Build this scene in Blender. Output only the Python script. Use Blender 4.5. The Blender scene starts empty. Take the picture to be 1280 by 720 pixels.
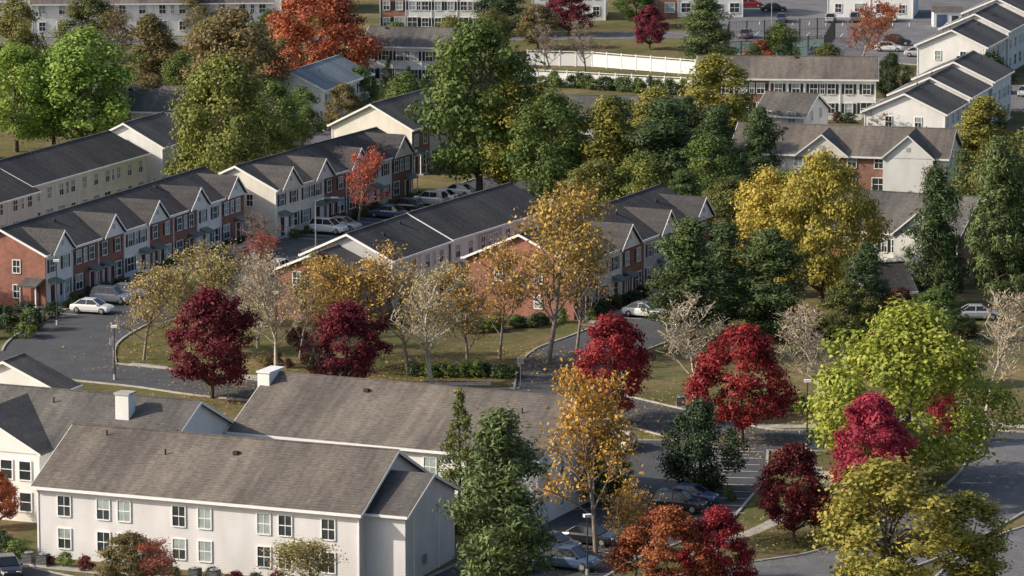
import bpy, math, random
import numpy as np
random.seed(7); np.random.seed(7)
scn=bpy.context.scene
COL=scn.collection
K=1.5   # survey north coordinates were measured in 1.5 m units

# ---------------------------------------------------------------- materials
def newmat(n):
    m=bpy.data.materials.new(n); m.use_nodes=True
    nt=m.node_tree; return m,nt,nt.nodes,nt.links,nt.nodes["Principled BSDF"]
def ramp(N,stops):
    r=N.new("ShaderNodeValToRGB"); e=r.color_ramp.elements
    while len(e)<len(stops): e.new(0.5)
    for i,(p,c) in enumerate(stops):
        e[i].position=p; e[i].color=(c[0],c[1],c[2],1)
    return r
def mix(N,L,a,b,f,mode='MIX'):
    m=N.new("ShaderNodeMix"); m.data_type='RGBA'; m.blend_type=mode
    for s,v in ((m.inputs[0],f),(m.inputs[6],a),(m.inputs[7],b)):
        if hasattr(v,'is_linked'): L.new(v,s)
        elif isinstance(v,(int,float)): s.default_value=v
        else: s.default_value=(v[0],v[1],v[2],1)
    return m.outputs[2]
def noise(N,L,vec,scale,det=3,rough=.55):
    t=N.new("ShaderNodeTexNoise"); t.inputs["Scale"].default_value=scale
    t.inputs["Detail"].default_value=det; t.inputs["Roughness"].default_value=rough
    if vec is not None: L.new(vec,t.inputs["Vector"])
    return t.outputs["Fac"]
def mapping(N,L,vec,sc):
    m=N.new("ShaderNodeMapping"); m.inputs["Scale"].default_value=sc; L.new(vec,m.inputs["Vector"]); return m.outputs[0]
def objco(N): return N.new("ShaderNodeTexCoord").outputs["Object"]

def m_plain(n,c,rough=.6,metal=0,var=.15,sc=3,spec=.4):
    m,nt,N,L,b=newmat(n); o=objco(N)
    r=ramp(N,[(.3,[x*(1-var) for x in c]),(.7,[min(1,x*(1+var)) for x in c])])
    L.new(noise(N,L,o,sc),r.inputs[0]); L.new(r.outputs[0],b.inputs["Base Color"])
    b.inputs["Roughness"].default_value=rough; b.inputs["Metallic"].default_value=metal
    b.inputs["Specular IOR Level"].default_value=spec
    return m
def m_roof(n,c,c2):
    m,nt,N,L,b=newmat(n); o=objco(N)
    big=noise(N,L,mapping(N,L,o,(.22,.12,.1)),1.0,5,.65)
    fine=noise(N,L,mapping(N,L,o,(2.2,5.5,5.5)),1.0,4,.75)
    r=ramp(N,[(.3,c),(.72,c2)]); L.new(fine,r.inputs[0])
    r2=ramp(N,[(.3,(.62,.62,.65)),(.7,(1.2,1.16,1.10))]); L.new(big,r2.inputs[0])
    col=mix(N,L,r.outputs[0],r2.outputs[0],1.0,'MULTIPLY')
    w=N.new("ShaderNodeTexWave"); w.bands_direction='Y'; w.inputs["Scale"].default_value=1.1; w.inputs["Distortion"].default_value=1.5
    w.inputs["Detail"].default_value=2
    L.new(o,w.inputs["Vector"])
    r3=ramp(N,[(.0,(.84,.84,.84)),(.4,(1,1,1))]); L.new(w.outputs["Fac"],r3.inputs[0])
    st=noise(N,L,mapping(N,L,o,(1.6,.15,.15)),1.0,3)
    r4=ramp(N,[(.35,(.80,.80,.82)),(.6,(1.04,1.04,1.04))]); L.new(st,r4.inputs[0])
    col=mix(N,L,col,r3.outputs[0],1.0,'MULTIPLY'); col=mix(N,L,col,r4.outputs[0],1.0,'MULTIPLY')
    L.new(col,b.inputs["Base Color"]); b.inputs["Roughness"].default_value=.95
    b.inputs["Specular IOR Level"].default_value=.2
    bp=N.new("ShaderNodeBump"); bp.inputs["Strength"].default_value=.5; bp.inputs["Distance"].default_value=.04
    L.new(fine,bp.inputs["Height"]); L.new(bp.outputs[0],b.inputs["Normal"])
    return m
def m_brick(n,c1,c2):
    m,nt,N,L,b=newmat(n); o=objco(N)
    s=N.new("ShaderNodeSeparateXYZ"); L.new(o,s.inputs[0])
    ad=N.new("ShaderNodeMath"); ad.operation='ADD'; L.new(s.outputs[0],ad.inputs[0]); L.new(s.outputs[1],ad.inputs[1])
    cb=N.new("ShaderNodeCombineXYZ"); L.new(ad.outputs[0],cb.inputs[0]); L.new(s.outputs[2],cb.inputs[1])
    t=N.new("ShaderNodeTexBrick"); L.new(cb.outputs[0],t.inputs["Vector"])
    t.inputs["Scale"].default_value=1; t.inputs["Brick Width"].default_value=.3; t.inputs["Row Height"].default_value=.12
    t.inputs["Mortar Size"].default_value=.012
    t.inputs["Color1"].default_value=(*c1,1); t.inputs["Color2"].default_value=(*c2,1); t.inputs["Mortar"].default_value=(.3,.25,.22,1)
    r=ramp(N,[(.3,(.75,.75,.75)),(.7,(1.15,1.1,1.1))]); L.new(noise(N,L,o,.9,4),r.inputs[0])
    L.new(mix(N,L,t.outputs["Color"],r.outputs[0],1.0,'MULTIPLY'),b.inputs["Base Color"])
    b.inputs["Roughness"].default_value=.9; return m
def m_siding(n,c):
    m,nt,N,L,b=newmat(n); o=objco(N)
    w=N.new("ShaderNodeTexWave"); w.wave_profile='SAW'; w.bands_direction='Z'; w.inputs["Scale"].default_value=1.6; L.new(o,w.inputs["Vector"])
    r=ramp(N,[(.0,[x*.84 for x in c]),(.25,c)]); L.new(w.outputs["Fac"],r.inputs[0])
    r2=ramp(N,[(.3,(.84,.84,.82)),(.65,(1,1,1))]); L.new(noise(N,L,mapping(N,L,o,(.6,.6,.25)),1,4),r2.inputs[0])
    L.new(mix(N,L,r.outputs[0],r2.outputs[0],1.0,'MULTIPLY'),b.inputs["Base Color"])
    b.inputs["Roughness"].default_value=.6; return m
def m_leaf(n,a,bc,c,trans=.25):
    m,nt,N,L,b=newmat(n)
    at=N.new("ShaderNodeAttribute"); at.attribute_name="lv"
    r=ramp(N,[(.08,a),(.5,bc),(.92,c)])
    oi=N.new("ShaderNodeObjectInfo")
    big=noise(N,L,objco(N),.35,2)
    m1=N.new("ShaderNodeMath"); m1.operation='MULTIPLY_ADD'; m1.inputs[1].default_value=.55; L.new(big,m1.inputs[0])
    m2=N.new("ShaderNodeMath"); m2.operation='MULTIPLY_ADD'; m2.inputs[1].default_value=.72; m2.inputs[2].default_value=-.14
    L.new(at.outputs["Fac"],m2.inputs[0]); L.new(m2.outputs[0],m1.inputs[2]); L.new(m1.outputs[0],r.inputs[0])
    hs=N.new("ShaderNodeHueSaturation"); L.new(r.outputs[0],hs.inputs["Color"])
    mr=N.new("ShaderNodeMapRange"); L.new(oi.outputs["Random"],mr.inputs[0]); mr.inputs[3].default_value=.82; mr.inputs[4].default_value=1.15
    L.new(mr.outputs[0],hs.inputs["Value"]); hs.inputs["Saturation"].default_value=.95
    mr2=N.new("ShaderNodeMapRange"); L.new(oi.outputs["Random"],mr2.inputs[0]); mr2.inputs[3].default_value=.51; mr2.inputs[4].default_value=.49
    L.new(mr2.outputs[0],hs.inputs["Hue"])
    L.new(hs.outputs[0],b.inputs["Base Color"]); b.inputs["Roughness"].default_value=.55
    b.inputs["Specular IOR Level"].default_value=.25
    t=N.new("ShaderNodeBsdfTranslucent"); L.new(hs.outputs[0],t.inputs["Color"])
    ms=N.new("ShaderNodeMixShader"); ms.inputs[0].default_value=trans
    L.new(b.outputs[0],ms.inputs[1]); L.new(t.outputs[0],ms.inputs[2])
    L.new(ms.outputs[0],N["Material Output"].inputs[0]); return m

def m_ground():
    m,nt,N,L,b=newmat("lawn_grass"); o=objco(N)
    n1=noise(N,L,o,.05,5,.6); n2=noise(N,L,o,.9,6,.75); n3=noise(N,L,o,.13,6,.7)
    g=ramp(N,[(.25,(.06,.075,.027)),(.5,(.105,.115,.042)),(.75,(.175,.16,.07))]); L.new(n2,g.inputs[0])
    l=ramp(N,[(.3,(.13,.095,.05)),(.6,(.22,.17,.095)),(.8,(.14,.09,.05))]); L.new(n2,l.inputs[0])
    f=ramp(N,[(.40,(0,0,0)),(.62,(1,1,1))]); L.new(n3,f.inputs[0])
    c=mix(N,L,g.outputs[0],l.outputs[0],f.outputs[0])
    f2=ramp(N,[(.35,(.72,.72,.72)),(.65,(1.15,1.15,1.12))]); L.new(n1,f2.inputs[0])
    L.new(mix(N,L,c,f2.outputs[0],1.0,'MULTIPLY'),b.inputs["Base Color"]); b.inputs["Roughness"].default_value=1
    b.inputs["Specular IOR Level"].default_value=.1
    return m
def m_asph(n,c,lit=.3):
    m,nt,N,L,b=newmat(n); o=objco(N)
    r=ramp(N,[(.3,[x*.75 for x in c]),(.7,[x*1.3 for x in c])]); L.new(noise(N,L,o,.3,6,.7),r.inputs[0])
    r2=ramp(N,[(.4,(.85,.85,.85)),(.6,(1.1,1.1,1.1))]); L.new(noise(N,L,o,4,3),r2.inputs[0])
    col=mix(N,L,r.outputs[0],r2.outputs[0],1.0,'MULTIPLY')
    lf=ramp(N,[(.66,(0,0,0)),(.70,(1,1,1))]); L.new(noise(N,L,o,2.2,2,.8),lf.inputs[0])
    L.new(mix(N,L,col,(.2,.11,.05),mix(N,L,(0,0,0),lf.outputs[0],lit)),b.inputs["Base Color"])
    b.inputs["Roughness"].default_value=.85; b.inputs["Specular IOR Level"].default_value=.3
    return m

M={}
M['ground']=m_ground()
M['asph']=m_asph("asphalt",(.075,.078,.086))
M['asph2']=m_asph("worn_asphalt",(.15,.15,.16))
M['conc']=m_plain("concrete",(.38,.36,.33),.9,var=.2,sc=1.2)
M['paint']=m_plain("road_paint",(.7,.7,.68),.7,var=.12,sc=4)
M['rdark']=m_roof("roof_shingle_charcoal",(.055,.054,.058),(.125,.121,.12))
M['rgrey']=m_roof("roof_shingle_grey",(.09,.087,.086),(.19,.183,.175))
M['rtaupe']=m_roof("roof_shingle_taupe",(.112,.10,.09),(.235,.213,.193))
M['rblue']=m_roof("roof_shingle_bluegrey",(.17,.21,.24),(.32,.37,.41))
M['brick']=m_brick("red_brick",(.33,.11,.07),(.23,.075,.05))
M['brick2']=m_brick("brown_brick",(.32,.15,.10),(.24,.105,.07))
M['white']=m_siding("white_siding",(.80,.80,.79))
M['grey']=m_siding("grey_siding",(.45,.46,.47))
M['cream']=m_siding("cream_siding",(.76,.73,.65))
M['lav']=m_siding("pale_siding",(.70,.69,.71))
M['trim']=m_plain("white_trim",(.8,.8,.8),.5,var=.05)
M['glass']=m_plain("window_glass",(.035,.045,.05),.12,var=.5,sc=.7,spec=.8)
M['blind']=m_plain("window_blind",(.30,.36,.35),.35,var=.25,sc=.8)
M['shut']=m_plain("shutter_black",(.02,.022,.028),.5)
M['door']=m_plain("door_paint",(.10,.03,.03),.5)
M['awn']=m_plain("porch_roof_green",(.16,.21,.19),.6)
M['metal']=m_plain("galvanised_metal",(.4,.41,.42),.4,.6)
M['dmetal']=m_plain("dark_metal",(.05,.05,.055),.5,.3)
M['pipe']=m_plain("vent_pipe",(.03,.03,.03),.7)
M['bark']=m_plain("bark_brown",(.11,.085,.065),.95,var=.4,sc=4)
M['barkp']=m_plain("bark_pale",(.46,.41,.33),.9,var=.35,sc=3)
M['barkr']=m_plain("bark_grey",(.22,.18,.15),.9,var=.3,sc=3)
M['tyre']=m_plain("tyre_rubber",(.02,.02,.02),.9)
M['cglass']=m_plain("car_glass",(.015,.018,.022),.06,spec=.9)
M['lampr']=m_plain("tail_light",(.35,.01,.01),.3)
M['lampw']=m_plain("head_light",(.7,.7,.7),.2)
def paint(n,c):
    m=m_plain("car_paint_"+n,c,.28,var=.04,spec=.6); m.node_tree.nodes["Principled BSDF"].inputs["Coat Weight"].default_value=.5; return m
P={k:paint(k,c) for k,c in dict(white=(.75,.75,.75),silver=(.42,.43,.45),black=(.02,.02,.025),blue=(.06,.10,.18),red=(.3,.02,.02),grey=(.12,.125,.13)).items()}
LF={
 'lime':m_leaf("leaves_lime",(.11,.19,.03),(.21,.33,.05),(.34,.47,.09)),
 'olive':m_leaf("leaves_olive",(.085,.10,.028),(.165,.175,.045),(.28,.27,.07)),
 'ogreen':m_leaf("leaves_olive_green",(.085,.115,.025),(.17,.20,.04),(.30,.31,.065)),
 'brown':m_leaf("leaves_brown_olive",(.12,.10,.04),(.21,.165,.065),(.31,.24,.095)),
 'orred':m_leaf("leaves_orange_red",(.23,.045,.02),(.42,.095,.04),(.56,.19,.06)),
 'green':m_leaf("leaves_green",(.055,.095,.025),(.11,.17,.035),(.22,.275,.06)),
 'yel':m_leaf("leaves_yellow",(.23,.20,.03),(.42,.35,.055),(.60,.48,.09)),
 'ygr':m_leaf("leaves_yellow_green",(.155,.20,.02),(.32,.365,.045),(.50,.52,.08)),
 'yol':m_leaf("leaves_yellow_olive",(.15,.16,.03),(.29,.27,.045),(.44,.38,.07)),
 'pine':m_leaf("needles_pine",(.042,.074,.03),(.08,.125,.045),(.14,.19,.065),.15),
 'pineg':m_leaf("needles_light_pine",(.06,.095,.035),(.105,.155,.05),(.18,.235,.075),.15),
 'cedar':m_leaf("needles_cedar",(.06,.085,.02),(.11,.14,.03),(.18,.215,.045),.12),
 'holly':m_leaf("leaves_holly",(.022,.042,.018),(.04,.072,.028),(.085,.125,.048),.1),
 'dred':m_leaf("leaves_dark_red",(.07,.008,.013),(.145,.013,.023),(.25,.028,.04)),
 'crim':m_leaf("leaves_crimson",(.14,.009,.016),(.30,.014,.030),(.48,.036,.055),.26),
 'gold':m_leaf("leaves_gold",(.33,.20,.045),(.55,.35,.07),(.70,.49,.13)),
 'goldp':m_leaf("leaves_pale_gold",(.28,.23,.08),(.42,.35,.12),(.55,.46,.19)),
 'orange':m_leaf("leaves_orange",(.38,.18,.025),(.62,.34,.045),(.74,.47,.08)),
 'redor':m_leaf("leaves_red_orange",(.18,.03,.018),(.38,.075,.03),(.54,.18,.05)),
 'dkbr':m_leaf("leaves_dark_brown",(.06,.028,.022),(.11,.045,.032),(.17,.075,.045)),
 'tan':m_leaf("leaves_tan",(.27,.19,.11),(.40,.30,.19),(.50,.40,.28)),
}

# ---------------------------------------------------------------- generic mesh builder
class B:
    def __init__(s): s.v=[];s.f=[];s.m=[];s.ms=[]
    def mi(s,k):
        mt=M[k] if isinstance(k,str) else k
        if mt not in s.ms: s.ms.append(mt)
        return s.ms.index(mt)
    def face(s,pts,k):
        i=len(s.v); s.v+= [tuple(p) for p in pts]; s.f.append(tuple(range(i,i+len(pts)))); s.m.append(s.mi(k))
    def box(s,x0,x1,y0,y1,z0,z1,k):
        if x0>x1:x0,x1=x1,x0
        if y0>y1:y0,y1=y1,y0
        i=len(s.v); s.v+=[(x0,y0,z0),(x1,y0,z0),(x1,y1,z0),(x0,y1,z0),(x0,y0,z1),(x1,y0,z1),(x1,y1,z1),(x0,y1,z1)]
        for q in ((3,2,1,0),(4,5,6,7),(0,1,5,4),(1,2,6,5),(2,3,7,6),(3,0,4,7)):
            s.f.append(tuple(i+a for a in q)); s.m.append(s.mi(k))
    def hexa(s,b,t,k):
        i=len(s.v); s.v+=[tuple(p) for p in b]+[tuple(p) for p in t]
        for q in ((3,2,1,0),(4,5,6,7),(0,1,5,4),(1,2,6,5),(2,3,7,6),(3,0,4,7)):
            s.f.append(tuple(i+a for a in q)); s.m.append(s.mi(k))
    def cyl(s,p0,p1,r0,r1,n,k,cap=True):
        p0=np.array(p0,float);p1=np.array(p1,float);d=p1-p0;d/=np.linalg.norm(d)
        a=np.cross(d,(0,0,1) if abs(d[2])<.9 else (1,0,0));a/=np.linalg.norm(a);b=np.cross(d,a)
        i=len(s.v)
        for p,r in((p0,r0),(p1,r1)):
            for j in range(n):
                t=2*math.pi*j/n; s.v.append(tuple(p+r*(a*math.cos(t)+b*math.sin(t))))
        for j in range(n):
            s.f.append((i+j,i+(j+1)%n,i+n+(j+1)%n,i+n+j)); s.m.append(s.mi(k))
        if cap:
            s.f.append(tuple(i+j for j in range(n))[::-1]); s.m.append(s.mi(k))
            s.f.append(tuple(i+n+j for j in range(n))); s.m.append(s.mi(k))
    def mesh(s,name,smooth=False):
        me=bpy.data.meshes.new(name); me.from_pydata(s.v,[],s.f)
        for mt in s.ms: me.materials.append(mt)
        me.polygons.foreach_set("material_index",s.m)
        if smooth: me.polygons.foreach_set("use_smooth",[True]*len(s.f))
        me.update(); return me
    def obj(s,name,parent=None,smooth=False):
        o=bpy.data.objects.new(name,s.mesh(name,smooth)); COL.objects.link(o)
        if parent: o.parent=parent
        return o

# ---------------------------------------------------------------- buildings
def building(name,x,y,ang,L,D,wh,slope,roof,units,fmat_end=None,gables=(),over=.4,win='std',vents=6,doors=True,backm=None,shut=None,blindp=.35,wsp=None):
    """local x along length, y depth (0 = front). Real pitched roof, walls, windows."""
    rnd=random.Random(hash((round(x*10),round(y*10)))&0xffff)
    E=bpy.data.objects.new(name,None); COL.objects.link(E); E.location=(x,y,0); E.rotation_euler=(0,0,math.radians(ang))
    n=len(units); uw=L/n; zr=wh+slope*D/2
    em=fmat_end or units[0]
    W=B(); T=B(); Wn=B(); R=B()
    for i,u in enumerate(units):
        x0,x1=i*uw,(i+1)*uw
        W.face([(x0,0,0),(x1,0,0),(x1,0,wh),(x0,0,wh)],u)
        W.face([(x1,D,0),(x0,D,0),(x0,D,wh),(x1,D,wh)],backm or em)
    W.face([(0,D,0),(0,0,0),(0,0,wh),(0,D/2,zr),(0,D,wh)],em)
    W.face([(L,0,0),(L,D,0),(L,D,wh),(L,D/2,zr),(L,0,wh)],em)
    for cx in (0,L):
        for cy in (0,D): T.box(cx-.07,cx+.07,cy-.07,cy+.07,.0,wh-.05,'trim' if em!='brick' else em)
    t=.2; o=over
    def slab(y0,z0,y1,z1):
        R.hexa([(-o,y0,z0),(L+o,y0,z0),(L+o,y1,z1),(-o,y1,z1)],[(-o,y0,z0+t),(L+o,y0,z0+t),(L+o,y1,z1+t),(-o,y1,z1+t)],roof)
    slab(-o,wh-slope*o,D/2,zr); slab(D+o,wh-slope*o,D/2,zr)
    R.box(-o,L+o,D/2-.14,D/2+.14,zr+t-.06,zr+t+.03,roof)
    ze=wh-slope*o
    T.box(-o-.02,L+o+.02,-o-.12,-o-.003,ze-.05,ze+t-.03,'trim'); T.box(-o-.02,L+o+.02,D+o+.003,D+o+.12,ze-.05,ze+t-.03,'trim')
    T.box(-.05,L+.05,-o+.0,-.003,ze-.06,ze-.035,'trim')
    for xx in (-o-.06,L+o+.003):
        for ya,yb in((-o,D/2),(D+o,D/2)):
            T.hexa([(xx,ya,ze-.08),(xx+.057,ya,ze-.08),(xx+.057,yb,zr-.08),(xx,yb,zr-.08)],[(xx,ya,ze+t-.03),(xx+.057,ya,ze+t-.03),(xx+.057,yb,zr+t-.03),(xx,yb,zr+t-.03)],'trim')
    for (cx,gw,rise,pr,gm) in gables:
        yb=min(rise/slope,D/2); h=wh+rise
        if pr>.6:
            W.face([(cx-gw/2,-pr,0),(cx+gw/2,-pr,0),(cx+gw/2,-pr,wh),(cx-gw/2,-pr,wh)],gm)
            W.face([(cx-gw/2,0,0),(cx-gw/2,-pr,0),(cx-gw/2,-pr,wh),(cx-gw/2,0,wh)],gm)
            W.face([(cx+gw/2,-pr,0),(cx+gw/2,0,0),(cx+gw/2,0,wh),(cx+gw/2,-pr,wh)],gm)
        pf=-max(pr,o+.15)
        T.face([(cx-gw/2,pf,wh-.1),(cx+gw/2,pf,wh-.1),(cx,pf,h)],gm)
        sl=rise/(gw/2); oo=.25
        for sg in(-1,1):
            e=(cx+sg*(gw/2+oo),wh-sl*oo)
            b=[(e[0],pf-oo,e[1]+.05),(cx,pf-oo,h+.05),(cx,yb+.1,h+.05),(e[0],.15,e[1]+.05)]
            tt=[(p[0],p[1],p[2]+.16) for p in b]
            R.hexa(b,tt,roof)
            T.hexa([(e[0],pf-oo-.06,e[1]),(cx,pf-oo-.06,h),(cx,pf-oo-.003,h),(e[0],pf-oo-.003,e[1])],
                   [(e[0],pf-oo-.06,e[1]+.2),(cx,pf-oo-.06,h+.2),(cx,pf-oo-.003,h+.2),(e[0],pf-oo-.003,e[1]+.2)],'trim')
        Wn.box(cx-.25,cx+.25,pf-.04,pf,wh+rise*.3,wh+rise*.3+.5,'grey')
    def wb(face,u0,u1,o0,o1,z0,z1,k):
        if face=='F': Wn.box(u0,u1,-o1,-o0,z0,z1,k)
        elif face=='R': Wn.box(u0,u1,D+o0,D+o1,z0,z1,k)
        elif face=='0': Wn.box(-o1,-o0,u0,u1,z0,z1,k)
        elif face=='1': Wn.box(L+o0,L+o1,u0,u1,z0,z1,k)
    def window(face,u,z,w=1.0,h=1.5,sh=None):
        g='blind' if rnd.random()<blindp else 'glass'
        if rnd.random()<.3:
            wb(face,u-w/2,u+w/2,.002,.033,z,z+h*.5,'glass'); wb(face,u-w/2,u+w/2,.002,.037,z+h*.5,z+h,'blind')
        else: wb(face,u-w/2,u+w/2,.002,.035,z,z+h,g)
        f=.085
        wb(face,u-w/2-f,u-w/2,.0,.09,z-f,z+h+f,'trim'); wb(face,u+w/2,u+w/2+f,.0,.09,z-f,z+h+f,'trim')
        wb(face,u-w/2,u+w/2,.0,.088,z+h,z+h+f,'trim'); wb(face,u-w/2,u+w/2,.0,.12,z-f,z,'trim')
        wb(face,u-w/2,u+w/2,.0,.06,z+h/2-.035,z+h/2+.035,'trim')
        wb(face,u-.02,u+.02,.0,.055,z,z+h,'trim')
        if sh:
            for sgn in(-1,1):
                c=u+sgn*(w/2+.3); wb(face,c-.18,c+.18,.0,.05,z,z+h,sh)
    two=wh>4.2
    if win=='std':
        for i,u in enumerate(units):
            c=(i+.5)*uw; a=uw*.25; sh=shut if u.startswith('brick') or shut=='shut' else None
            if two:
                window('F',c-a,3.55,1.0,1.35,sh); window('F',c+a,3.55,1.0,1.35,sh)
                if i%2: window('F',c,3.55,.55,1.35)
            dside=1 if i%2 else -1
            window('F',c-dside*a,.85,1.5,1.5,sh)
            if doors:
                dx=c+dside*a
                Wn.box(dx-.48,dx+.48,-.06,0,.1,2.2,'door'); Wn.box(dx-.62,dx-.48,-.09,0,.0,2.35,'trim'); Wn.box(dx+.48,dx+.62,-.09,0,.0,2.35,'trim')
                Wn.box(dx-.48,dx+.48,-.09,0,2.2,2.35,'trim')
                T.hexa([(dx-.9,-1.1,2.45),(dx+.9,-1.1,2.45),(dx+.9,0,2.7),(dx-.9,0,2.7)],[(dx-.9,-1.1,2.57),(dx+.9,-1.1,2.57),(dx+.9,0,2.95),(dx-.9,0,2.95)],'awn')
                T.box(dx-.86,dx-.76,-1.05,-.95,.1,2.45,'trim'); T.box(dx+.76,dx+.86,-1.05,-.95,.1,2.45,'trim')
                T.box(dx-.9,dx+.9,-1.4,-.1,0,.14,'conc')
            else: window('F',c+dside*a,.9,1,1.35,sh)
            if i: T.box(i*uw-.05,i*uw+.05,-.1,-.0,0,wh-.3,'trim')
            window('R',c-a,.9,1.1,1.3); window('R',c+a,3.5 if two else .9,1.1,1.3)
            if two: window('R',c-a,3.5,1.1,1.3)
    elif win=='apt':
        for u in wsp:
            for z in (.85,3.45):
                window('F',u,z,1.05,1.55)
                window('R',L-u,z,1.05,1.55)
    if two:
        for f in('0','1'):
            window(f,D*.33,3.5,.8,1.3); window(f,D*.7,3.5,.8,1.3); window(f,D*.33,.9,.8,1.3)
    for k in range(vents):
        vx=rnd.uniform(1,L-1); vy=rnd.choice([rnd.uniform(D*.3,D*.46),rnd.uniform(D*.54,D*.7)])
        z=wh+slope*(vy if vy<D/2 else D-vy)+t-.05
        if k%3: R.cyl((vx,vy,z),(vx,vy,z+.5),.07,.07,6,'pipe')
        else: R.box(vx-.2,vx+.2,vy-.2,vy+.2,z,z+.28,'pipe')
    W.obj("walls",E); T.obj("trim",E); Wn.obj("windows_and_doors",E); R.obj("roof",E)
    return E

# front apartment building
E=building("apartment_building",-37.1,-123.6,-21.3,27.3,14,5.7,.48,'rtaupe',['lav']*3,'lav',win='apt',wsp=[2.3,5.7,7.5,12.2,14.4,19.4,21.2,24.8],vents=6,blindp=.5)
X=B(); L0=27.3
y0,y1,wh=1.3,11.3,5.5; zr=wh+.42*5; e0,e1=L0-.3,L0+3.3
X.face([(L0,y0,0),(e1,y0,0),(e1,y0,wh),(L0,y0,wh)],'lav'); X.face([(e1,y0,0),(e1,y1,0),(e1,y1,wh),(e1,6.3,zr),(e1,y0,wh)],'lav'); X.face([(e1,y1,0),(L0,y1,0),(L0,y1,wh),(e1,y1,wh)],'lav')
for ya in (y0-.35,y1+.35):
    X.hexa([(L0+.01,ya,wh-.15),(e1+.35,ya,wh-.15),(e1+.35,6.3,zr),(L0+.01,6.3,zr)],[(L0+.01,ya,wh+.05),(e1+.35,ya,wh+.05),(e1+.35,6.3,zr+.2),(L0+.01,6.3,zr+.2)],'rgrey')
    X.hexa([(e1+.353,ya,wh-.22),(e1+.42,ya,wh-.22),(e1+.42,6.3,zr-.07),(e1+.353,6.3,zr-.07)],[(e1+.353,ya,wh+.02),(e1+.42,ya,wh+.02),(e1+.42,6.3,zr+.17),(e1+.353,6.3,zr+.17)],'trim')
X.box(L0+.1,e1+.35,y0-.45,y0-.353,wh-.2,wh,'trim')
for k in (2.9,7.9):
    X.box(e1,e1+.09,k,k+.1,0,wh-.2,'trim')
X.box(e1,e1+.18,4.6,5.2,1,1.7,'metal')
X.obj("stair_wing",E)
# second apartment building
E=building("apartment_building",-23.1,-102.6,-24,27.5,15,5.7,.47,'rtaupe',['white']*3,'white',win='apt',wsp=[3,6,9,14,18,21.8,23.4],vents=7)
X=B(); X.box(-.6,.5,5.6,8.2,8.2,9.6,'white'); X.box(-.7,.6,5.5,8.3,9.6,9.72,'trim'); X.obj("parapet",E)
# third apartment building (left edge)
E=building("apartment_building",-53.6,-103.4,-22,27.2,14,5.7,.47,'rgrey',['white']*3,'white',win='apt',wsp=[3,7,20.5,22.5,25],vents=5,gables=[(12.0,11,2.9,2.2,'white')])
X=B(); X.box(21.3,22.5,3.9,5.1,7,9.8,'white'); X.box(21.2,22.6,3.8,5.2,9.8,9.95,'conc')
for u in(9.5,11.3,14.5,16.2): 
    for z in(.9,3.5):
        X.box(u-.5,u+.5,-2.24,-2.2,z,z+1.5,'glass'); X.box(u-.6,u-.5,-2.3,-2.2,z-.1,z+1.6,'trim'); X.box(u+.5,u+.6,-2.3,-2.2,z-.1,z+1.6,'trim')
        X.box(u-.5,u+.5,-2.3,-2.2,z+1.5,z+1.6,'trim'); X.box(u-.5,u+.5,-2.3,-2.2,z-.1,z,'trim'); X.box(u-.5,u+.5,-2.27,-2.2,z+.72,z+.78,'trim')
X.obj("chimney_and_bay_windows",E)
building("garage_building",-40.9,-70,68,3.2,11,2.6,.42,'rgrey',['white'],'white',win='none',vents=0)
# left brick row
gl=[(3.0,4.6,2.0,.3,'white'),(14.6,4.6,2.0,.3,'white'),(25,4.6,2.0,.3,'white'),(35.3,4.6,2.0,.3,'white'),(44.7,4.6,2.0,.3,'white')]
building("townhouse_row",-48.2,-12.2,68.1,47.7,10,5.6,.46,'rdark',['white','brick','brick','white','brick','brick','white','brick'],'brick',gables=gl,shut='shut',vents=12)
# white rows behind
building("townhouse_row",-54.8,36.1,67.5,28.4,10,5.6,.45,'rdark',['cream']*5,'white',vents=9,doors=False)
building("townhouse_row",-59.3,22.8,67.5,13.5,10,5.1,.45,'rdark',['cream']*2,'white',vents=3,doors=False)
building("townhouse_row",-42.0,63.2,67.5,10,10,6.3,.5,'rgrey',['cream']*2,'white',vents=3,doors=False)
# centre-left row
building("townhouse_row",-26.8,33.2,65,35,10,5.6,.46,'rdark',['cream','white','brick','brick','white','brick'],'cream',gables=[(2.8,4.6,2.1,.3,'cream'),(11,4.4,2.0,.3,'white'),(20,4.6,2.1,.3,'white'),(31.5,5,2.2,.3,'cream')],shut='shut',vents=8)
building("townhouse_row",-12.5,82.5,66,16,11,5.8,.5,'rgrey',['brick2','cream','brick2'],'cream',gables=[(13,4.6,2.1,.3,'cream')],vents=4)
# centre rows (back-to-viewer)
building("townhouse_row",-12.3,-15.6,66,13.6,10,5.6,.46,'rdark',['cream','white'],'grey',vents=6)
building("townhouse_row",-6.4,-2.6,63.5,23.5,10,5.7,.46,'rdark',['white','grey','white','cream'],'grey',vents=10)
building("townhouse_row",-16.8,-20.5,66,6,8,4.9,.42,'rgrey',['brick'],'brick',vents=1)
building("townhouse_row",6.3,-19,65.6,36.8,12,5.7,.44,'rdark',['brick','white','brick','grey','brick','brick'],'brick',gables=[(3,5,2.1,.3,'white'),(13.5,5,2.1,.3,'white'),(24,4.6,2.1,.3,'white'),(34,5,2.1,.3,'white')],shut='shut',vents=9)
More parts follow.
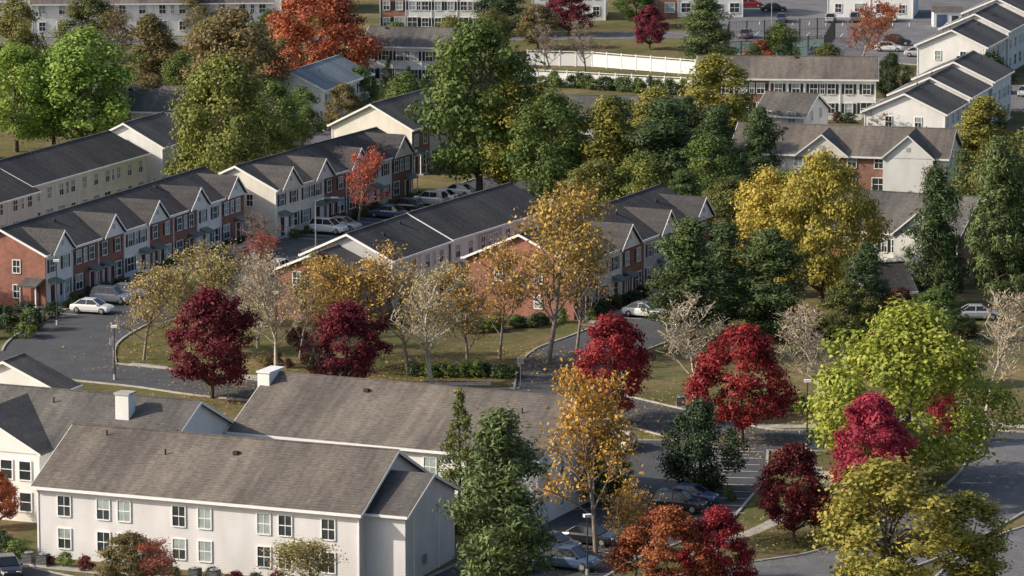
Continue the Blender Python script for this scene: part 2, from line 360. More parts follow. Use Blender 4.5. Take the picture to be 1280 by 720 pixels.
# right
building("townhouse_row",32.2,5,-22,16,14,5.7,.44,'rgrey',['brick','white','brick2'],'brick2',gables=[(12,5.5,2.4,.8,'white')],shut='shut',vents=4)
building("townhouse_row",26.7,68,-13,26,12,5.0,.44,'rtaupe',['cream','cream','brick2','cream'],'cream',gables=[(11,6,2.4,.4,'cream'),(21.5,6,2.6,.8,'white')],vents=5,doors=False)
building("garden_pavilion",36.5,-16,20,5,6,2.3,.75,'rdark',['grey'],'grey',win='none',vents=0)
building("white_townhouse_row",55.5,99.8,72,12.5,10.5,5.4,.45,'rgrey',['white']*2,'white',vents=2,doors=False)
building("white_townhouse_row",59.9,112,72,12,10.5,6.0,.45,'rgrey',['white']*2,'white',vents=2,doors=False)
building("white_townhouse_row",64.2,124,72,12,10.5,6.6,.45,'rgrey',['white']*2,'white',vents=2,doors=False)
building("white_townhouse_row",68.4,172,72,14,10,5.6,.45,'rgrey',['white']*2,'white',vents=2,doors=False)
building("white_townhouse_row",73.2,186,72,14,10,6.4,.45,'rgrey',['white']*2,'white',vents=2,doors=False)
building("white_townhouse_row",78,200,72,20,10,7.2,.45,'rgrey',['white']*3,'white',vents=2,doors=False)
building("townhouse_row",25.5,136,-4,24,10,5.6,.46,'rtaupe',['brick2','brick2','white','white','white'],'white',shut='shut',vents=3,doors=False)
building("white_house",-21.5,174,-12,13,10,5.6,.42,'rgrey',['white']*3,'white',shut='shut',vents=2,doors=False)
building("white_house",-25.1,123,72,18.4,9.5,5.6,.46,'rblue',['white']*3,'white',shut='shut',vents=3,doors=False)
building("townhouse_row",-21.1,241,-3,16.5,11,7.5,.45,'rgrey',['brick2','white','white','white'],'white',shut='shut',vents=3,doors=False)
building("white_house",3.3,258,-3,12,10,6,.45,'rgrey',['white']*2,'white',vents=2,doors=False)
building("townhouse_row",-76,234,4,38,13,5.2,.45,'rtaupe',['white']*6,'white',vents=5,doors=False)
building("townhouse_row",-100,262,4,70,13,5.6,.45,'rgrey',['white','cream']*6,'white',vents=9,doors=False)
building("ranch_house",4.7,103,-6,18,11,4.3,.42,'rgrey',['white']*3,'white',vents=3,doors=False)
building("ranch_house",31.7,107,-22,6.5,10,4.4,.45,'rgrey',['white'],'white',vents=1,doors=False)
building("ranch_house",-55,107,-10,14,11,5.0,.45,'rgrey',['cream']*2,'cream',vents=2,doors=False)
building("ranch_house",-72,78,68,16,11,4.6,.45,'rgrey',['brick2']*2,'cream',vents=2,doors=False)
building("white_house",22,262,0,16,10,5.6,.45,'rgrey',['brick2','white','white'],'white',vents=2,doors=False)
building("white_house",52,262,-10,14,10,5.6,.45,'rgrey',['white']*2,'white',vents=2,doors=False)

# ---------------------------------------------------------------- ground and roads
def sheet(name,pts,z,k,th=0):
    b=B(); b.face([(p[0],p[1],z) for p in pts],k); return b.obj(name)
g=B(); g.face([(-2500,-1500,0),(2500,-1500,0),(2500,3500,0),(-2500,3500,0)],'ground'); g.obj("ground")
def smooth(pts,n=8):
    P_=[np.array(p,float) for p in pts]; P_=[2*P_[0]-P_[1]]+P_+[2*P_[-1]-P_[-2]]; out=[]
    for i in range(1,len(P_)-2):
        for j in range(n):
            t=j/n; a,b,c,d=P_[i-1:i+3]
            out.append(.5*((2*b)+(-a+c)*t+(2*a-5*b+4*c-d)*t*t+(-a+3*b-3*c+d)*t**3))
    out.append(P_[-2]); return out
def offset(c,w):
    out=[]
    for i,p in enumerate(c):
        a=c[max(i-1,0)];b=c[min(i+1,len(c)-1)];d=(b-a)/np.linalg.norm(b-a)
        out.append(p+np.array((-d[1],d[0]))*w)
    return out
def inside(p,poly):
    r=False;n=len(poly)
    for i in range(n):
        a,b=poly[i],poly[i-1]
        if (a[1]>p[1])!=(b[1]>p[1]) and p[0]<(b[0]-a[0])*(p[1]-a[1])/(b[1]-a[1])+a[0]: r=not r
    return r
REG=[]
def road(name,pts,w,k='asph'):
    c=smooth(pts); l=offset(c,w/2); r=offset(c,-w/2); REG.append([name,l+r[::-1],k,(l,r)])
def lot(name,pts,k='asph'):
    p=[np.array(q,float) for q in pts]; REG.append([name,p,k,(p+[p[0]],)])
road("main_road",[(-60,-38),(-48,-42),(-41.4,-46.5),(-33.3,-50.7),(-25.5,-55.8),(-14.1,-59.7),(-3,-60.5),(5,-60.5),(12,-68),(19.8,-77.5),(27,-79.5),(35,-76.5),(44,-80),(56,-82)],9)
road("side_street",[(-39.5,-14),(-42.6,-22),(-44.5,-33),(-43.5,-46)],11)
road("side_street",[(-41,-18),(-33,-2),(-20,31),(-5,62),(2,78)],13)
road("side_street",[(5,-60),(6.3,-40),(12,-27),(29,11),(36,28)],10)
road("curved_road",[(45,-80),(43.5,-90),(40.5,-100),(35.5,-111),(27.5,-124.8),(19,-131),(8,-140)],9,'asph2')
road("side_street",[(34,-140),(42,-120),(54,-108)],9,'asph2')
lot("parking_lot",[(6.5,-79),(14,-79.5),(22.5,-81.5),(21.5,-95.6),(17.2,-113.7),(10,-124),(6.2,-133),(-6,-142),(-12,-142),(0,-118),(3.4,-95.6)])
lot("parking_lot",[(-50,-108),(-41.5,-114),(-37,-128),(-31,-133),(-12,-141),(-12,-150),(-50,-150)])
lot("parking_lot",[(30,212),(62,196),(66,225),(90,240),(90,330),(30,330)],'asph2')
lot("parking_lot",[(66,96),(74,92),(92,150),(84,172),(66,170),(62,150),(74,140)],'asph2')
road("back_street",[(-30,110),(-10,150),(40,152),(56,150),(62,140),(52,96),(50,80)],8,'asph2')
road("back_street",[(-90,226),(-20,230),(30,236),(60,236)],8,'asph2')
for i,(n,poly,k,edges) in enumerate(REG):
    b=B(); z=.012+.004*i
    if len(edges)==2:
        l,r=edges
        for j in range(len(l)-1): b.face([(*r[j],z),(*r[j+1],z),(*l[j+1],z),(*l[j],z)],k)
    else: b.face([(p[0],p[1],z) for p in poly],k)
    b.obj(n)
kb=B()
for i,(n,poly,k,edges) in enumerate(REG):
    for ei,e in enumerate(edges):
        e=list(e)
        for j in range(len(e)-1):
            a,c=np.array(e[j]),np.array(e[j+1]); Ls=np.linalg.norm(c-a); m_=max(1,int(Ls/1.0))
            for q in range(m_):
                p0=a+(c-a)*q/m_; p1=a+(c-a)*(q+1)/m_; mid=(p0+p1)/2
                if any(inside(mid,REG[r][1]) for r in range(len(REG)) if r!=i): continue
                d=(p1-p0)/np.linalg.norm(p1-p0); nn=np.array((-d[1],d[0]))*.11; p0=p0-d*.004;p1=p1+d*.004
                kb.hexa([(*(p0-nn),0),(*(p1-nn),0),(*(p1+nn),0),(*(p0+nn),0)],[(*(p0-nn),.13),(*(p1-nn),.13),(*(p1+nn),.13),(*(p0+nn),.13)],'conc')
kb.obj("kerb")
def walk(pts,w=1.5,z=.006,name="sidewalk",k='conc'):
    c=smooth(pts); l=offset(c,w/2); r=offset(c,-w/2); b=B()
    for j in range(len(l)-1): b.face([(*r[j],z),(*r[j+1],z),(*l[j+1],z),(*l[j],z)],k)
    b.obj(name)
walk([(-37,-43),(-30,-47),(-22,-50.5),(-12,-53),(-2,-53)])
walk([(9,-57),(16,-68),(22,-72.5),(29,-72.5),(36,-69.5),(46,-73),(56,-75)])
walk([(-50,-13),(-40,12),(-31,34)],1.2,.008)
walk([(8,-21),(16,-3),(24,14)],1.2,.008)
walk([(24,-86),(26.5,-96),(21,-112),(13,-124)],1.3,.008)
walk([(-24,31),(-9,63)],1.2,.008)
walk([(-40,-120),(-37,-126.5),(-12,-136.5)],1.3,.0085)
pl=B()
def stalls(x,y,ang,n,step=2.7,ln=5.2,z=.085):
    a=math.radians(ang); d=np.array((math.cos(a),math.sin(a))); q=np.array((-d[1],d[0]))
    for i in range(n):
        p=np.array((x,y))+d*step*i; s=d*.06
        pl.face([(*(p-s),z),(*(p+s),z),(*(p+s+q*ln),z),(*(p-s+q*ln),z)],'paint')
stalls(-44.6,-16.5,68,16); stalls(-21.5,31.5,65,12,ln=4.6)
stalls(16.4,-82,-104,5,ln=5); stalls(22,-84.5,-97,10,ln=-4.8); stalls(8,-96,-82,5,ln=-5); stalls(16,-112,-118,7,ln=-4.5)
stalls(11,-24,66,11,ln=4.5); stalls(36,222,-10,8); stalls(36,236,-10,8); stalls(40,250,-5,10); stalls(70,108,72,12,ln=-4.8)
pl.obj("parking_lines")

# ---------------------------------------------------------------- trees
def tube(path,rad,n=5):
    path=np.array(path,float); V=[];m=len(path)
    for i in range(m):
        d=path[min(i+1,m-1)]-path[max(i-1,0)]; d/=np.linalg.norm(d)+1e-9
        a=np.cross(d,(1,0,0) if abs(d[0])<.8 else (0,1,0)); a/=np.linalg.norm(a); b=np.cross(d,a)
        t=np.arange(n)*2*math.pi/n
        V.append(path[i]+rad[i]*(np.outer(np.cos(t),a)+np.outer(np.sin(t),b)))
    V=np.concatenate(V); F=[]
    for i in range(m-1):
        for j in range(n): F.append((i*n+j,i*n+(j+1)%n,(i+1)*n+(j+1)%n,(i+1)*n+j))
    return V,np.array(F)
class TM:
    def __init__(s): s.V=[];s.F=[];s.mi=[];s.lv=[];s.n=0
    def add(s,V,F,mi,lv):
        s.V.append(V); s.F.append(F+s.n); s.n+=len(V); s.mi.append(np.full(len(F),mi)); s.lv.append(np.broadcast_to(lv,(len(F),)).astype(float))
    def branch(s,path,rad,n=5):
        V,F=tube(path,rad,n); s.add(V,F,0,.5)
    def leaves(s,pos,nrm,size,lv,aspect=.62):
        n=len(pos); nrm=nrm/(np.linalg.norm(nrm,axis=1,keepdims=True)+1e-9)
        r=np.random.normal(size=(n,3)); t=np.cross(nrm,r); t/=np.linalg.norm(t,axis=1,keepdims=True)+1e-9; b=np.cross(nrm,t)
        sz=(size*np.random.uniform(.6,1.35,n))[:,None]
        V=np.stack([pos+t*sz*.5,pos+b*sz*.5*aspect+nrm*sz*.08,pos-t*sz*.5,pos-b*sz*.5*aspect+nrm*sz*.08],1).reshape(-1,3)
        F=np.arange(4*n).reshape(n,4); s.add(V,F,1,lv)
    def mesh(s,name,bark,leaf):
        V=np.concatenate(s.V);F=np.concatenate(s.F);mi=np.concatenate(s.mi);lv=np.clip(np.concatenate(s.lv),0,1)
        me=bpy.data.meshes.new(name); me.vertices.add(len(V)); me.vertices.foreach_set("co",V.ravel())
        me.loops.add(F.size); me.loops.foreach_set("vertex_index",F.ravel().astype(np.int32))
        me.polygons.add(len(F)); me.polygons.foreach_set("loop_start",np.arange(0,F.size,4,dtype=np.int32))
        try: me.polygons.foreach_set("loop_total",np.full(len(F),4,dtype=np.int32))
        except Exception: pass
        me.materials.append(bark); me.materials.append(leaf)
        me.polygons.foreach_set("material_index",mi.astype(np.int32))
        at=me.attributes.new("lv",'FLOAT','FACE'); at.data.foreach_set("value",lv)
        me.update(calc_edges=True); me.validate(); return me
def env(shape,t):
    if shape=='round': return max(0,math.sin(math.pi*min(1,(t*.92+.06))**.8))**.55
    if shape=='maple': return max(0,math.sin(math.pi*(t*.88+.09)**.72))**.6
    if shape=='oval': return max(0,math.sin(math.pi*(t*.9+.07)**.95))**.7
    if shape=='cone': return (1-t)**.75*min(1,t*8+.5)
    if shape=='pine': return max(.12,(1-t)**.42*min(1,t*3+.5))*(.85+.15*math.sin(t*19))
def crown(shape,H,R,zl,nc,nl,ls,rc,seed,tr=.22,flat=.8,aspect=.62,lobes=5,limbs=26,inner=.5):
    np.random.seed(seed); rs=np.random.RandomState(seed); T=TM()
    top=H*(.96 if shape in('cone','pine') else .72)
    ks=np.linspace(0,1,8); wob=np.cumsum(rs.normal(0,.1,(8,2)),0)*(.5 if shape=='cone' else 1.2)
    path=[(wob[i,0]*ks[i],wob[i,1]*ks[i],top*ks[i]) for i in range(8)]
    T.branch(path,[tr*(1-.85*k)+(.12*tr if i==0 else 0) for i,k in enumerate(ks)],7)
    ph=rs.uniform(0,6.28,4); cs=[]
    for i in range(nc):
        t=(i+rs.uniform(0,1))/nc if shape!='round' else rs.uniform(0,1)
        if shape in('cone','pine'): t=t**1.2
        a=rs.uniform(0,6.283)
        lob=1+.16*math.sin(2*a+ph[0]+3*t)+.12*math.sin(lobes*a+ph[1])+.12*math.sin(7*t+ph[2]+a)
        rr=env(shape,t)*R*lob*rs.uniform(inner,1.0)**.6
        r_=rc*rs.uniform(.6,1.35)*(1 if shape!='cone' else (1.1-.6*t))
        rr=max(0,rr-r_*.5)
        c=np.array((rr*math.cos(a),rr*math.sin(a),zl+t*(H-zl-r_*.4)))
        cs.append((c,r_,rs.uniform(0,1)))
    for c,r_,v in cs[:limbs] if nc>limbs else cs:
        z0=min(top*.95,max(zl*.55,c[2]-np.hypot(c[0],c[1])*(.75 if shape not in('cone','pine') else .1)))
        k=z0/top*7; i0=min(6,int(k)); p0=np.array(path[i0])*(1-(k-i0))+np.array(path[i0+1])*(k-i0)
        mid=(p0+c)/2+np.array((0,0,.12*np.linalg.norm(c-p0)))+rs.normal(0,.12,3)
        r0=tr*.42*(1-z0/H*.6); T.branch([p0,mid,c],[r0,r0*.6,r0*.2],4)
    per=max(8,nl//nc)
    for c,r_,v in cs:
        m=int(per*(r_/rc)**1.6)+4
        d=rs.normal(size=(m,3)); d/=np.linalg.norm(d,axis=1,keepdims=True)
        rad=r_*(rs.uniform(.25,1,m)**.45)[:,None]*(1+.28*rs.normal(size=(m,1)))
        pos=c+d*rad*np.array((1,1,flat))
        out=c-np.array((0,0,zl+(H-zl)*.4)); out=out/(np.linalg.norm(out)+1e-6)
        nrm=d*.9+out*.35+np.array((0,0,.35))+rs.normal(size=(m,3))*.55
        lv=.5+(v-.5)*.55+rs.normal(0,.17,m)
        T.leaves(pos,nrm,ls,lv,aspect)
    return T
def skeleton(H,R,zl,seed,tr=.2,leaves=0,ls=.3,rc=.5,thin=.03,per=6,nb=11,upr=.6,z0f=.22):
    np.random.seed(seed); rs=np.random.RandomState(seed); T=TM(); ends=[]
    def grow(p,d,ln,r,dep):
        k=4 if dep<2 else 3; pts=[p]; q=p.copy(); dd=d.copy()
        for i in range(k-1):
            dd=dd+rs.normal(0,.13,3)+np.array((0,0,.08)); dd/=np.linalg.norm(dd); q=q+dd*ln/(k-1); pts.append(q.copy())
        T.branch(pts,list(np.linspace(r,max(thin*.7,r*.35),k)),6 if dep==0 else 4 if dep==1 else 3)
        if dep>=3: ends.append(q); return
        if dep==2: ends.append(pts[1])
        nch=nb if dep==0 else (6 if dep==1 else 5)
        for i in range(nch):
            f=(z0f+(1-z0f)*(i+rs.uniform(0,.8))/nch) if dep==0 else rs.uniform(.25,1)
            j=f*(k-1); j0=min(k-2,int(j)); s0=pts[j0]*(1-(j-j0))+pts[j0+1]*(j-j0)
            a=rs.uniform(0,6.283) if dep else i*2.4+rs.uniform(-.4,.4)
            perp=np.array((math.cos(a),math.sin(a),0))
            nd=dd*upr+perp*(.85 if dep else .8)+np.array((0,0,.15)); nd/=np.linalg.norm(nd)
            l2=(R*1.02*(1.15-.6*f) if dep==0 else ln*.5*rs.uniform(.7,1.2))
            grow(s0,nd,l2,max(thin,r*(.42 if dep==0 else .45)),dep+1)
    grow(np.zeros(3),np.array((0,0,1.)),H*.82,tr,0)
    if leaves:
        E_=np.array(ends); sel=E_[rs.rand(len(E_))<leaves]
        m=len(sel)*per; pos=np.repeat(sel,per,0)+rs.normal(0,rc,(m,3))
        lv=np.repeat(rs.uniform(.2,.8,len(sel)),per)+rs.normal(0,.15,m)
        T.leaves(pos,rs.normal(size=(m,3))+np.array((0,0,.6)),ls,lv)
    return T
LIB={}
def lib(k,H,R,lst): LIB[k]=(H,R,lst)
lib('round',14,5.3,[crown('round',14,5,2.2,80,13000,.37,1.25,s,.3).mesh("broadleaf_tree_mesh",M['bark'],LF['green']) for s in(1,2,3,4)])
lib('oval',15,3.7,[crown('oval',15,3.5,2.5,70,11000,.36,1.05,s,.24).mesh("oval_tree_mesh",M['bark'],LF['green']) for s in(11,12)])
lib('maple',9.5,4.4,[crown('maple',9.5,4.2,1.8,110,17000,.27,.85,s,.2,flat=.6).mesh("maple_tree_mesh",M['bark'],LF['crim']) for s in(21,22,23)])
lib('big',13,6.4,[crown('maple',13,6.1,1.6,150,26000,.32,1.15,s,.32,flat=.7).mesh("large_tree_mesh",M['bark'],LF['ygr']) for s in(31,32)])
lib('pine',15,4.9,[crown('pine',15,4.7,1.8,115,16000,.46,1.15,s,.28,flat=.6,aspect=.3,limbs=80,inner=.3).mesh("pine_tree_mesh",M['bark'],LF['pine']) for s in(41,42,43)])
lib('cone',10,2.4,[crown('cone',10,2.4,.5,120,13000,.26,.55,s,.18,flat=.9,aspect=.35,limbs=20).mesh("cedar_tree_mesh",M['bark'],LF['cedar']) for s in(51,)])
lib('holly',7.5,3.1,[crown('oval',7.5,3.0,.2,110,15000,.22,.7,s,.2,flat=.9,limbs=20).mesh("holly_tree_mesh",M['bark'],LF['holly']) for s in(61,)])
lib('shrub',1.6,1.1,[crown('round',1.6,1.0,.1,26,1300,.17,.36,s,.05,limbs=6).mesh("shrub_mesh",M['bark'],LF['holly']) for s in(71,72)])
lib('sparse',13,5.0,[skeleton(13,4.6,2,s,.22,.92,.32,.42,.04,9,nb=14).mesh("open_crown_tree_mesh",M['barkr'],LF['gold']) for s in(81,82,83)])
lib('thin',13,4.8,[skeleton(13,4.4,2,s,.2,.72,.30,.36,.045,7,nb=14).mesh("thin_crown_tree_mesh",M['barkr'],LF['gold']) for s in(85,86)])
lib('pale',12,4.4,[skeleton(12,4.0,2,s,.2,.8,.22,.33,.048,4,nb=14).mesh("sycamore_tree_mesh",M['barkp'],LF['tan']) for s in(91,92,93)])
lib('bare',10,3.6,[skeleton(10,3.4,2,s,.18,.25,.2,.3,.04,3,nb=12).mesh("bare_tree_mesh",M['barkr'],LF['tan']) for s in(101,102)])
trs=random.Random(5); cnt={}
def tree(name,fam,leaf,x,y,h,w,ky=K,parent=None):
    H,R,l=LIB[fam]; i=cnt.get(fam,0); cnt[fam]=i+1
    o=bpy.data.objects.new(name,l[i%len(l)]); COL.objects.link(o); o.parent=parent
    o.location=(x,y*ky,-.03); o.rotation_euler=(0,0,trs.uniform(0,6.28)); s=w/(2*R); o.scale=(s,s*trs.uniform(.95,1.1),h/H)
    o.material_slots[1].link='OBJECT'; o.material_slots[1].material=LF[leaf]
    return o
for a in [
 ("maple_tree",'round','lime',-54.8,68.9,16,15),("maple_tree",'round','lime',-64.1,68.9,14.2,12),("maple_tree",'oval','lime',-59.5,71,13,8),
 ("oak_tree",'round','olive',-71.4,112.9,13.3,9),("oak_tree",'round','olive',-64,135.5,10,10),("oak_tree",'oval','brown',-50.4,101,12.6,9),
 ("oak_tree",'round','brown',-36.9,81.7,16.5,14.5),("oak_tree",'big','ogreen',-33.8,36.4,18.3,16.5),
 ("maple_tree",'big','orred',-27.6,111.7,15.1,18.5),("oak_tree",'round','green',-3.9,43.6,21.7,15),
 ("poplar_tree",'oval','yol',-.8,42.3,14.2,9.2),("oak_tree",'round','green',4.7,36.4,14.1,11.6),("poplar_tree",'oval','yol',11.2,36.4,13.4,8),
 ("pine_tree",'pine','pine',17.9,35.2,13.6,15.5),("oak_tree",'oval','yol',26.4,66.5,13.1,10.6),("pine_tree",'pine','pine',29.1,35.2,12.6,8.5),
 ("oak_tree",'round','holly',-1.3,156.8,7.5,9),("bare_tree",'bare','tan',5.9,120.4,8.8,6),("bare_tree",'bare','tan',10.8,120.4,8.8,6),
 ("maple_tree",'maple','dred',21.3,144.5,6.9,5.6),("pine_tree",'pine','pineg',28.8,126.8,11.4,12.5),("maple_tree",'sparse','orred',51.7,126.8,10.8,9.5),
 ("oak_tree",'oval','yol',58.5,54.7,10,8.3),("pine_tree",'pine','pine',43.6,-8.1,15,8.6),("pine_tree",'pine','pineg',49.8,-9.6,18.3,9.5),("pine_tree",'pine','pine',54.3,-9.6,17,8),
 ("maple_tree",'big','yel',32.2,-5.8,15.8,12.2),("maple_tree",'round','yel',26.7,-3.2,13.5,9),
 ("pine_tree",'pine','pineg',17.6,-20.2,12.3,12),("pine_tree",'pine','pineg',25.6,-20.2,11.3,11.5),("pine_tree",'pine','pine',21.5,-16,11,9),
 ("cherry_tree",'maple','dkbr',45,47.9,5.6,8),("cherry_tree",'maple','dkbr',39.2,53.8,4.2,6.4),
 ("holly_tree",'holly','holly',53.8,105.7,6.3,5.4),("holly_tree",'holly','holly',65.9,94.2,8.5,6.6),
 ("sycamore_tree",'sparse','gold',3.5,-28.7,17.2,11.5),("sycamore_tree",'thin','gold',6.3,-25,12.5,8),("sycamore_tree",'thin','gold',-1.2,-27,12,8),("sycamore_tree",'sparse','gold',-15.3,-31.4,11.5,8.2),("sycamore_tree",'thin','gold',-9.9,-31.4,12.3,9.4),
 ("sycamore_tree",'pale','goldp',-7.5,-35.9,11.6,9),("sycamore_tree",'thin','gold',-4.2,-31.7,10.8,8),("sycamore_tree",'pale','tan',-22.5,-32.2,12.5,8.6),("sycamore_tree",'thin','goldp',-20.6,-27,10.4,7),
 ("sycamore_tree",'thin','goldp',-31.8,-14.7,8.6,8.8),("sycamore_tree",'sparse','goldp',-35.7,-27.3,9.4,7.0),("sycamore_tree",'thin','goldp',-27.5,-20,10,8),("sycamore_tree",'thin','goldp',-31.5,-24,8.5,6.5),("sycamore_tree",'pale','goldp',-25,-23,9.5,7),
 ("maple_tree",'maple','dred',-27.8,-40,10.4,9.4),("maple_tree",'maple','dred',-15.5,-38,8.6,8.8),("bare_tree",'bare','orred',-17,-39.5,6.5,4.5),
 ("maple_tree",'maple','crim',8.9,-47.9,10,8.4),("maple_tree",'maple','crim',20.3,-53.1,10.5,8.8),
 ("sycamore_tree",'pale','tan',16.8,-41.8,10.3,8.6),("sycamore_tree",'pale','tan',28,-43.5,10.1,8.6),("sycamore_tree",'pale','tan',43.1,-45,12,8.6),
 ("maple_tree",'big','ygr',33.1,-64.8,15.4,15.6),("maple_tree",'maple','crim',29.6,-71,9.6,8.2),("maple_tree",'maple','dred',22.4,-79,7.9,7.4),
 ("oak_tree",'round','yol',28.0,-93.9,11.6,11.8),("oak_tree",'oval','yol',34.2,-92.5,8.5,7),("holly_tree",'holly','holly',15.8,-67.2,7.9,6.8),
 ("cedar_tree",'cone','cedar',-4.2,-76.5,11.8,5.6),("pine_tree",'pine','pineg',-.9,-91.6,14.6,11.6),
 ("birch_tree",'sparse','orange',6.6,-81.8,14.4,10),("maple_tree",'maple','redor',11.6,-92.3,7.4,7.6),("maple_tree",'maple','crim',15.4,-92,7.2,5.6),("maple_tree",'thin','orange',9.3,-90,8.4,6),
 ("crepe_myrtle_tree",'maple','brown',-28.9,-90.2,4.6,6),("crepe_myrtle_tree",'thin','orred',-26.3,-91,4.5,5),("crepe_myrtle_tree",'sparse','goldp',-14.8,-91.1,5,6.8),("maple_tree",'maple','orange',-41.4,-73,5.8,3.6),("maple_tree",'maple','redor',-41.6,-76,5,4),
 ("cherry_tree",'maple','dkbr',-19.4,-14.5,7.4,5.6),("cherry_tree",'bare','orred',-26.9,12.1,5.5,5.5),("cherry_tree",'sparse','orred',-17.8,27.1,9.7,5.8),("cherry_tree",'thin','orred',-28.2,6,4.6,5),
 ("cherry_tree",'maple','dkbr',19.6,12.1,5.9,5.1),("oak_tree",'maple','brown',-22.1,76.5,7.5,7),("oak_tree",'round','green',-27.3,71.4,8.1,6),
 ("oak_tree",'round','olive',-44,120,9,8),("oak_tree",'oval','brown',-38,98,10,7),("oak_tree",'round','green',-14,76,9,8),("cedar_tree",'cone','holly',-17.5,105,6,3.4),("cedar_tree",'cone','holly',-14.5,103,5,3.2),
 ("oak_tree",'round','brown',-47,75,9,7),("pine_tree",'pine','pine',22,60,9,9),("oak_tree",'round','green',14,58,9,9),("oak_tree",'oval','olive',6,60,9,8),
 ("oak_tree",'round','olive',-78,90,14,10),("oak_tree",'round','brown',-80,60,15,11),("bare_tree",'bare','tan',47,70,6,7),("bare_tree",'bare','tan',51,69,6,7),
 ("maple_tree",'maple','redor',15,70,6,5),("oak_tree",'oval','olive',60,30,11,8),("pine_tree",'pine','pine',54,8,12,8),
 ("oak_tree",'round','olive',24,14,9,8),("maple_tree",'maple','dred',34,-36,5,4.5),("maple_tree",'maple','dred',26,31,4.5,4),
 ("cherry_tree",'maple','dkbr',41.5,-36,5,5),("maple_tree",'maple','crim',37.9,-54,6,3.5),
 ("oak_tree",'round','olive',40,92,7,6),("pine_tree",'pine','pine',34,104,8,7),("oak_tree",'oval','olive',60,80,7,5),
 ("oak_tree",'round','brown',-50,158,8,8),("oak_tree",'round','olive',-30,160,8,8),("oak_tree",'round','green',20,165,8,8),("maple_tree",'maple','dred',9,157,8,8),
 ("pine_tree",'pine','pine',66,40,15,8),("oak_tree",'round','yol',72,60,12,9),("oak_tree",'round','olive',-66,-10,10,8),
 ("oak_tree",'thin','brown',-58,118,11,9),("oak_tree",'oval','olive',-60,92,10,7),("oak_tree",'round','green',-45,92,9,7),("bare_tree",'bare','tan',-42,136,9,8),
 ("oak_tree",'round','green',-30,60,11,8),("oak_tree",'round','brown',-38,62,10,8),("oak_tree",'round','green',-21,92,7,6),("oak_tree",'round','green',-17,122,8,8),
 ("oak_tree",'round','green',22.5,27,11,9),("oak_tree",'round','green',33.5,22,8,8),("pine_tree",'pine','green',30,12,10,8),("oak_tree",'round','olive',36,30,8,7),("pine_tree",'pine','pine',25,44,11,9),
 ("oak_tree",'round','olive',31,52,6,6),("pine_tree",'pine','pine',12.5,50,11,9),("oak_tree",'oval','yol',18,55,11,8),("oak_tree",'oval','yol',3,52,12,8),("oak_tree",'round','green',-3,60,10,8),
 ("oak_tree",'round','ogreen',15,26,9,9),("pine_tree",'pine','pineg',19.5,22,8,8),("oak_tree",'round','olive',9.5,27,8,8),
 ("oak_tree",'round','olive',55,22,11,9),("oak_tree",'round','green',60,10,13,9),("pine_tree",'pine','pine',52,28,9,7),
 ("pine_tree",'pine','pine',35.5,-17,9,7.5),("cherry_tree",'maple','dkbr',38.6,-19,5,5),("oak_tree",'maple','olive',33,-22,6.5,6.5),("oak_tree",'maple','green',42,-21,5.5,6),
 ("maple_tree",'maple','redor',36,118,6,6),("oak_tree",'round','olive',-3,140,7,7),("oak_tree",'round','brown',4,145,7,7),("oak_tree",'oval','olive',45,110,7,6),("oak_tree",'round','green',40,128,7,7),
 ("oak_tree",'maple','green',7.6,-70.5,6,5),("oak_tree",'round','green',-36,128,9,8),("oak_tree",'round','olive',-9,128,8,7),
 ]: tree(*a)
# distant woodland behind the neighbourhood
rr=random.Random(9)
WD=bpy.data.objects.new("distant_woodland",None); COL.objects.link(WD)
for i in range(80):
    x=rr.uniform(-150,150); y=rr.uniform(200,330)
    if 28<x<92 and y<222: continue
    tree("woodland_tree",rr.choice(['round','oval','pine']),rr.choice(['olive','brown','green','orred','yol','pine']),x,y,rr.uniform(11,17),rr.uniform(9,13),K,WD)
for i in range(26):
    sx=rr.choice([-1,1]); x=sx*rr.uniform(88,140); y=rr.uniform(-40,200)
    tree("woodland_tree",rr.choice(['round','oval','pine']),rr.choice(['olive','brown','green','yol','pine']),x,y,rr.uniform(11,17),rr.uniform(9,13),K,WD)
# shrubs
def shrubs(pts,leafs=('holly',),s=(1.4,2.4)):
    hd=bpy.data.objects.new("hedge",None); COL.objects.link(hd)
    for (x,y) in pts:
        tree("shrub",'shrub',rr.choice(leafs),x,y,rr.uniform(*s)*.75,rr.uniform(*s),1,hd)
def line(x0,y0,x1,y1,n,j=.4): return [(x0+(x1-x0)*i/(n-1)+rr.uniform(-j,j),y0+(y1-y0)*i/(n-1)+rr.uniform(-j,j)) for i in range(n)]
shrubs(line(-46,-12,-29,30,26),('holly','green','dkbr'),(1.1,2.2))
shrubs(line(-25,33,-11,63,18),('holly','green','dkbr'),(1,2))
shrubs(line(8,-19,22.5,13,22),('holly','green','dkbr'),(1.2,2.4))
shrubs([(-51,-22),(-49,-21),(-48,-25),(-50.5,-26),(-53,-30),(-46.8,-18),(-49.5,-18.5),(-52,-24),(-54,-33),(-48.5,-29)],('holly','green'),(2,3.4))
shrubs(line(-9,-49,0,-50,14,.5),('green','holly'),(1.5,2.4)); shrubs(line(-24,-44,-14,-48,10,.8),('dkbr','green','brown'),(1.2,2))
shrubs(line(-36,-126.5,-13,-135.5,15),('holly','green','dred'),(.9,1.7)); shrubs(line(-42,-119,-39,-124,4),('holly','green'),(2,3))
shrubs(line(24,-66,29,-67,5),('green','dkbr'),(1.5,2.5)); shrubs(line(33,3,47,-3,12),('holly','green'),(1.2,2))
shrubs(line(30,62,53,58,14),('holly','dkbr'),(1.2,2.6)); shrubs(line(2,172,27,160,22,.6),('holly','green'),(2,3.4)); shrubs(line(26,133,48,131,12),('holly','green','dkbr'),(1.2,3))
